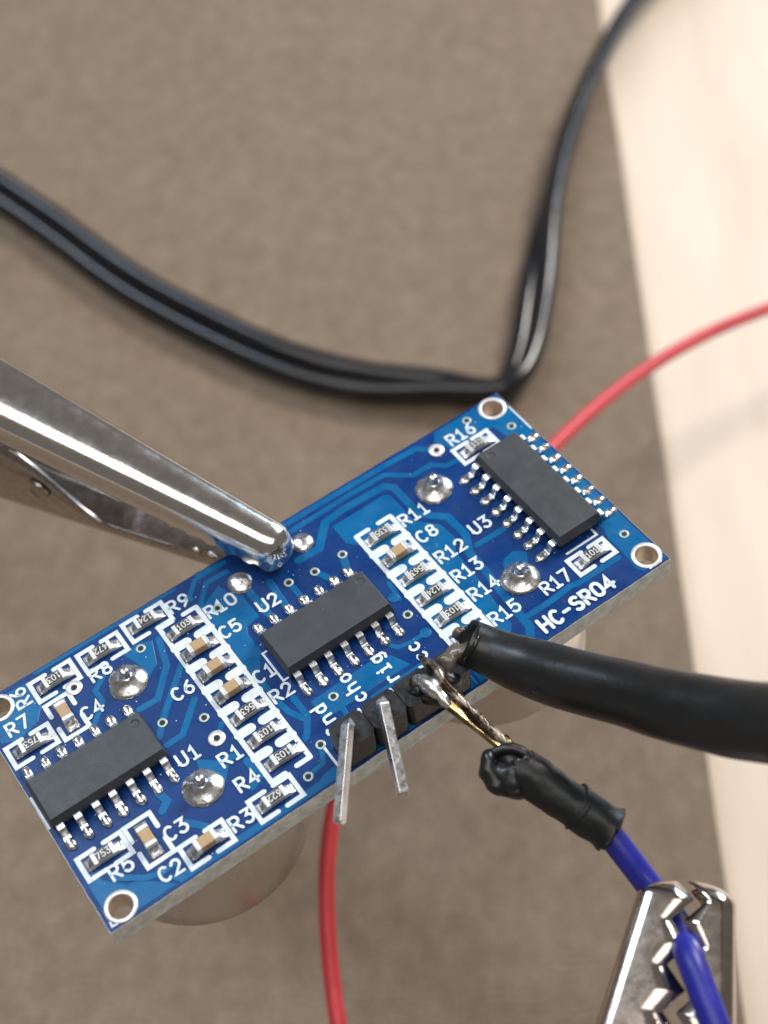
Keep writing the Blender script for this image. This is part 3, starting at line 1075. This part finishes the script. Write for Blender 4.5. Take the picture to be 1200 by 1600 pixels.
for pts in ([(664, 1082, 2.1, .45), (676, 1090, 2.5, .6), (690, 1096, 2.3, .5), (700, 1090, 1.8, .35)], [(682, 1050, 2.3, .35), (692, 1058, 2.6, .5), (704, 1064, 2.5, .55), (714, 1058, 2.2, .4)], [(640, 1084, 2.3, .2), (652, 1078, 2.6, .4), (664, 1072, 2.6, .35)]):
    rows = spline([(*over_board(a, b, c), d) for a, b, c, d in pts], 5)
    board_child('charred_plastic', tube(rows, seg=12, wob=.45, wscale=1.6), MT['sleeve'], True)
v, f = tube(spline([(*over_board(722, 998, 1.0), .35), (*over_board(716, 990, 1.6), .45), (*over_board(726, 984, 1.8), .3)], 6), seg=12, wob=.4, wscale=1.5)
board_child('flux_residue', (v, f), MT['flux'], True)

# specks of dust and flux on the mask
V, F = [], []
for k in range(300):
    u, v_ = random.uniform(.5, 44.5), random.uniform(.5, 19.5)
    r = random.choice((.02, .025, .03, .05))
    a0 = random.random() * 6
    n0 = len(V)
    for s in range(5):
        a = a0 + s * 1.2566
        q = r * random.uniform(.6, 1.3)
        V.append((u + q * math.cos(a), v_ + q * math.sin(a), .058))
    V.append((u, v_, .085))
    F += [(n0 + s, n0 + (s + 1) % 5, n0 + 5) for s in range(5)]
dust = link('flux_specks', to_mesh('flux_specks', V, F), MT['silk'], mod)
tag(dust, kind='stuff')


# ------------------------------------------------------------------ crocodile clips
def jaw(origin, ax, out, wid, length, Yf, wf, ef, thick=.38, rc=.75, nx=90, crown=0.0, far_short=0.0):
    """bent sheet jaw: ax runs back from the tip, out points away from the other jaw, wid across.
    Yf(x) height of the back, wf(x) half width, ef(x) where the side walls end"""
    V, F = [], []
    narc = 7
    xs = [length * (k / nx) ** 1.35 for k in range(nx + 1)]
    m = None
    for x in xs:
        Y, w, e = Yf(x), wf(x), ef(x)
        if crown:                      # arched back
            yb = max(e + .05, Y - crown)
            sec = [(e, w), ((e + yb) / 2, w)]
            for k in range(15):
                a = math.pi / 2 * k / 14
                sec.append((yb + (Y - yb) * math.sin(a) ** .74, w * max(0.0, math.cos(a)) ** .74))
        else:                          # flat back, rounded folds
            r = min(rc, w * .95, max(.05, (Y - min(e, Y - .1)) * .9))
            sec = [(e, w), ((e + Y - r) / 2, w)]
            for k in range(narc + 1):
                a = math.pi / 2 * k / narc
                sec.append((Y - r + r * math.sin(a), w - r + r * math.cos(a)))
            sec.append((Y + .03, 0))
        sec += [(max(y, e + far_short) if i_ == len(sec) - 2 else y, -z) for i_, (y, z) in enumerate(reversed(sec[:-1]))]
        m = len(sec)
        V += [origin + ax * x + out * y + wid * z for y, z in sec]
    for k in range(nx):
        for s in range(m - 1):
            a = k * m + s
            F.append((a, a + 1, a + m + 1, a + m))
    # the nose: close the front section
    F.append(tuple(reversed(range(m))))
    return V, F


def frame(tip, back, up):
    ax = (back - tip).normalized()
    out = (up - ax * up.dot(ax)).normalized()
    wid = ax.cross(out).normalized()
    return ax, out, wid


def world_child(name, VF, mat, root, smooth=True, thick=None):
    V, F = VF
    o = link(name, to_mesh(name, V, F, root.location / MM), mat, root, smooth)
    if thick:
        solidify(o, thick)
    return o


def teeth(x, pitch, depth, base):
    t = (x / pitch) % 1.0
    return base + depth * (abs(2 * t - 1) - .5)


# the clip that holds the board
tipw = over_board(447, 848, 3.1)
backw = over_board(-40, 592, 8.5)
ax, outv, wid = frame(tipw, backw, BN)
clip1 = empty('crocodile_clip', tipw - outv * 3.0, 'shiny nickel crocodile clip gripping the top edge of the blue circuit board', 'clip', 'crocodile clips')


def nose(x, full, r=1.3):
    return full * (math.sqrt(max(0.0, 1 - (1 - min(1, (x + .04) / r)) ** 2)))


LEN1 = 56.0
up_o = tipw - outv * 3.0
VF = jaw(up_o, ax, outv, wid, LEN1,
         lambda x: .9 + nose(x, 2.1, 1.0) + .03 * x,
         lambda x: .22 + nose(x, 1.02, 1.5) + .05 * x,
         lambda x: .7 + (teeth(x, 1.5, .9, 0) if x < 9 else .1) + .02 * x, crown=2.0)
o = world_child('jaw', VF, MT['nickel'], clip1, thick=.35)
# lower jaw
lo_o = brd(0, 0, 0)
lt = over_board(425, 862, -TH - .1)
lb = over_board(-40, 690, -7.0)
ax2, out2, wid2 = frame(lt, lb, -BN)


def ear(x):
    s = min(1, max(0, (x - 15.5) / 8.0))
    s = s * s * (3 - 2 * s)
    return (teeth(x, 1.5, .8, .6) if x < 8 else 1.2) * (1 - s) - 5.2 * s


VF = jaw(lt, ax2, out2, wid2, LEN1,
         lambda x: .9 + nose(x, 1.6, 1.0) + .02 * x,
         lambda x: .25 + nose(x, 1.05, 1.5) + .040 * x,
         ear, rc=.9)
world_child('jaw', VF, MT['nickel_dark'], clip1, thick=.35)
# pivot rivet on the side facing the camera
side = -wid2 if (-wid2).dot(CAM_FWD) < 0 else wid2
rx = 21.5
rp = lt + ax2 * rx + out2 * -1.15 + side * (.25 + 1.05 + .040 * rx + .55)
pts = []
a1 = ax2
a2 = side.cross(ax2)
V, F = lathe([(1.0, -.1), (.98, .18), (.7, .34), (.45, .2), (.2, .26), (.001, .28)], 24)
V = [rp + a1 * p[0] + a2 * p[1] + side * p[2] for p in V]
world_child('rivet', (V, F), MT['nickel_dark'], clip1)

# the clip in the lower right corner, seen from its side with the teeth in view
ctip = at(1080, 1386, 92.0)
cback = at(1056, 1640, 87.5)
axc = (cback - ctip).normalized()
toward = (CAM_POS - ctip).normalized()
yc = axc.cross(toward).normalized()
if yc.dot(CAM_RIGHT) < 0:
    yc = -yc
zc = yc.cross(axc).normalized()
if zc.dot(toward) < 0:
    zc = -zc
clip2 = empty('crocodile_clip', ctip, 'silver toothed crocodile clip pinching the blue wire at the lower right', 'clip', 'crocodile clips')
for sgn, nm, y0 in ((-1, 'jaw', -.0), (1, 'jaw', .0)):
    def Yl(x, s=sgn):
        return .35 + nose(x, 2.4 if s < 0 else 2.0, 1.3) + (.19 * min(x, 20) if s < 0 else .075 * x)

    def el(x, s=sgn):
        z = teeth(x + (1.35 if s > 0 else 0.0), 2.7, 1.2, .18)
        return z if s < 0 else z

    VF = jaw(ctip + yc * (.2 * sgn), axc, yc * sgn, zc, 42.0, Yl, lambda x: .5 + nose(x, 1.7, 1.4), el, rc=1.0, nx=240, far_short=1.3)
    world_child(nm, VF, MT['nickel_warm'], clip2, thick=.11)

# ------------------------------------------------------------------ black sleeved cable soldered to the header
P = [over_board(733, 1003, 3.1), at(775, 1022, 97.5), at(830, 1043, 96.5), at(905, 1066, 94), at(985, 1086, 91.5), at(1080, 1110, 88), at(1180, 1128, 84.5), at(1290, 1140, 80), at(1420, 1150, 74), at(1650, 1170, 64)]
RR = [1.5, 1.68, 1.92, 1.98, 2.08, 2.24, 2.3, 2.33, 2.33, 2.33]
rows = spline([(*p, r) for p, r in zip(P, RR)], 12)
cable = empty('black_cable', P[0], 'thick glossy black sleeved cable entering from the right, soldered to the board', 'cable')
VF = tube(rows, seg=40, caps=False, wob=.05, wscale=.3)
V, F = VF
# ragged open mouth
for s in range(40):
    a = 2 * math.pi * s / 40
    V[s] = V[s] + (P[0] - P[1]).normalized() * (.5 * noise.noise(Vector((math.cos(a) * 1.3, math.sin(a) * 1.3, 5))) + .15 - .75 * (V[s] - Vector(rows[0][:3])).normalized().dot((CAM_POS - P[0]).normalized()))
o = world_child('heat_shrink_sleeve', (V, F), MT['sleeve'], cable, thick=.3)
inner = [(*(P[0].lerp(P[1], .75)), .8), (*P[1].lerp(P[2], .3), 1.0), (*P[2], 1.2)]
world_child('inner_wire', tube(spline(inner, 4), seg=14), MT['sleeve_fine'], cable)
q0 = at(828, 1078, 94.0)
q1 = at(843, 1088, 93.6)
world_child('loose_strand', tube([(*q0, .10), (*q0.lerp(q1, .5), .09), (*q1, .05), (*(at(846, 1095, 93.6)), .03)], seg=6), MT['sleeve_fine'], cable)

# ------------------------------------------------------------------ blue wire with a shrink sleeve and bare scorched end
S0 = over_board(790, 1180, 2.2)
blue = empty('blue_wire', S0, 'blue wire with a short black sleeve and a bare scorched end at the header', 'wire')
d0 = (S0 - CAM_POS).dot(CAM_FWD)
wp = [at(905, 1268, d0 - .8), at(945, 1296, d0 - 1.0), at(985, 1345, d0 - 1.2), at(1025, 1398, 92.9), at(1060, 1445, 91.6), at(1076, 1492, 87.6), at(1100, 1555, 86.0), at(1126, 1625, 85), at(1155, 1720, 84), at(1180, 1840, 82)]
world_child('insulation', tube(spline([(*p, .86) for p in wp], 10), seg=20), MT['blue'], blue)
sp = [at(802, 1186, d0 - .5), at(813, 1198, d0 - .4), at(835, 1216, d0 - .4), at(870, 1241, d0 - .6), at(915, 1270, d0 - .9)]
sr = [.95, 1.27, 1.4, 1.36, 1.34]
V, F = tube(spline([(*p, r) for p, r in zip(sp, sr)], 10), seg=40, caps=False, wob=.07, wscale=1.1)
for q in range(40):
    a = 2 * math.pi * q / 40
    V[q] = V[q] + (sp[0] - sp[1]).normalized() * (.5 * noise.noise(Vector((math.cos(a) * 1.6, math.sin(a) * 1.6, 2))))
world_child('heat_shrink_sleeve', (V, F), MT['sleeve_fine'], blue, thick=.26)
sp2 = [at(898, 1259, d0 - .8), at(903, 1262, d0 - .8), at(930, 1280, d0 - .9), at(943, 1289, d0 - 1.0), at(953, 1296, d0 - 1.0)]
V, F = tube(spline([(*p, r) for p, r in zip(sp2, [1.32, 1.44, 1.42, 1.4, 1.53])], 6), seg=40, caps=False, wob=.05, wscale=1.0, wseed=4)
for q in range(40):
    a = 2 * math.pi * q / 40
    V[-40 + q] = V[-40 + q] + (sp2[-1] - sp2[-2]).normalized() * (.4 * noise.noise(Vector((math.cos(a) * 1.4, math.sin(a) * 1.4, 8))))
world_child('sleeve_collar', (V, F), MT['sleeve_fine'], blue, thick=.2)
hp = [at(772, 1176, d0 - .2), at(764, 1186, d0 - .5), at(763, 1203, d0 - .6), at(772, 1220, d0 - .6), at(790, 1229, d0 - .6), at(808, 1234, d0 - .4), at(818, 1232, d0 + .1)]
hr = [.3, .5, .64, .72, .7, .66, .36]
V, F = tube(spline([(*p, r) for p, r in zip(hp, hr)], 8), seg=28, wob=.34, wscale=1.15)
world_child('crimped_end', (V, F), MT['sleeve'], blue)
hp = [at(778, 1192, d0 - .1), at(786, 1205, d0 - .3), at(800, 1215, d0 - .5), at(816, 1222, d0 - .2)]
V, F = tube(spline([(*p, r) for p, r in zip(hp, [.5, .95, 1.05, .7])], 7), seg=24, wob=.34, wscale=1.3)
world_child('crimped_end', (V, F), MT['sleeve'], blue)
world_child('sleeve_filling', tube(spline([(*at(776, 1184, d0 + .2), .5), (*at(794, 1186, d0 + .1), .85), (*at(812, 1196, d0 + .1), .9)], 5), seg=16, wob=.15), MT['sleeve'], blue)
lp = [at(770, 1176, d0 - .5), at(786, 1170, d0 - .6), at(806, 1170, d0 - .7), at(822, 1179, d0 - .8), at(826, 1191, d0 - .9), at(815, 1198, d0 - 1.2), at(798, 1199, d0 - 1.3)]
world_child('sleeve_lip', tube(spline([(*p, r) for p, r in zip(lp, [.25, .34, .33, .32, .32, .3, .2])], 6), seg=12, wob=.25, wscale=1.2), MT['sleeve'], blue)
bp = [over_board(656, 1026, 2.4), over_board(668, 1036, 3.2), over_board(683, 1052, 3.5), over_board(700, 1074, 3.4), over_board(730, 1104, 3.1), over_board(765, 1138, 2.7), over_board(797, 1168, 2.3), at(812, 1186, d0)]
br_ = [.15, .36, .46, .36, .27, .26, .26, .3]
crow = spline([(*p, r) for p, r in zip(bp, br_)], 12)
world_child('bare_end', tube(crow, seg=14, wob=.22, wscale=1.5), MT['burnt'], blue)
for ph in (0, 2.1, 4.2):
    rr = []
    for k, q in enumerate(crow[14:]):
        a = k * .22 + ph
        rr.append((*(Vector(q[:3]) + BN * (.2 * math.sin(a)) + BU * (.2 * math.cos(a))), .13))
    world_child('strand', tube(rr, seg=8), MT['burnt'], blue)
world_child('gilt_crimp', tube([(*over_board(786, 1152, 2.4), .3), (*over_board(803, 1170, 2.2), .42)], seg=6), MT['gold'], blue)

# ------------------------------------------------------------------ red wire passing under the board
rp_ = [on_table(1640, 330, 1.0), on_table(1500, 372, 4.0), at(1340, 432, 186), at(1200, 482, 180), at(1100, 524, 173), at(1000, 583, 165), at(900, 664, 155), at(800, 770, 146), at(690, 930, 140), at(590, 1100, 136), at(532, 1230, 134), at(513, 1330, 132), at(511, 1430, 131), at(520, 1540, 130), at(538, 1650, 129), on_table(580, 1850, 1.0)]
v, f = tube(spline([(*p, .75) for p in rp_], 14), seg=18)
og = rp_[0]
o = link('red_wire', to_mesh('red_wire', v, f, og), MT['red'], None, True, loc=og)
tag(o, 'thin red insulated wire arching under the blue circuit board', 'wire')

# ------------------------------------------------------------------ black twin cord lying on the mat
cp = [on_table(-420, 40, 4.6), on_table(-200, 165, 4.6), on_table(-60, 258, 4.6), on_table(70, 345, 4.6), on_table(200, 440, 4.6), on_table(330, 512, 4.6), on_table(450, 565, 4.6), on_table(570, 594, 4.6), on_table(680, 600, 4.6), on_table(752, 607, 4.6), on_table(796, 598, 4.6), on_table(822, 548, 4.6), on_table(839, 450, 4.6), on_table(855, 345, 4.6), on_table(883, 232, 4.6), on_table(930, 108, 4.6), on_table(995, -5, 4.6), on_table(1100, -120, 4.6), on_table(1260, -220, 4.6)]
tw = [-30, -30, -32, -34, -34, -32, -26, -8, 22, 45, 50, 40, 30, 66, 88, 78, 64, 40, 20]
rows = spline([(*p, t) for p, t in zip(cp, tw)], 14)
cord = empty('twin_cable', cp[0] - Vector((0, 0, 4.6)), 'black twin rubber cord looping across the brown mat behind the board', 'cord')
n = len(rows)
PC = [Vector(r[:3]) for r in rows]
lines = ([], [])
for k in range(n):
    t = (PC[min(n - 1, k + 1)] - PC[max(0, k - 1)]).normalized()
    lat = t.cross(Vector((0, 0, 1))).normalized()
    nu = lat.cross(t)
    a = math.radians(rows[k][3])
    d = lat * math.cos(a) + nu * math.sin(a)
    for s, ln in ((-1, lines[0]), (1, lines[1])):
        q = PC[k] + d * (1.27 * s)
        ln.append((q.x, q.y, max(q.z, 3.4), 1.34))
for ln in lines:
    world_child('cord_strand', tube(ln, seg=22), MT['cord'], cord)
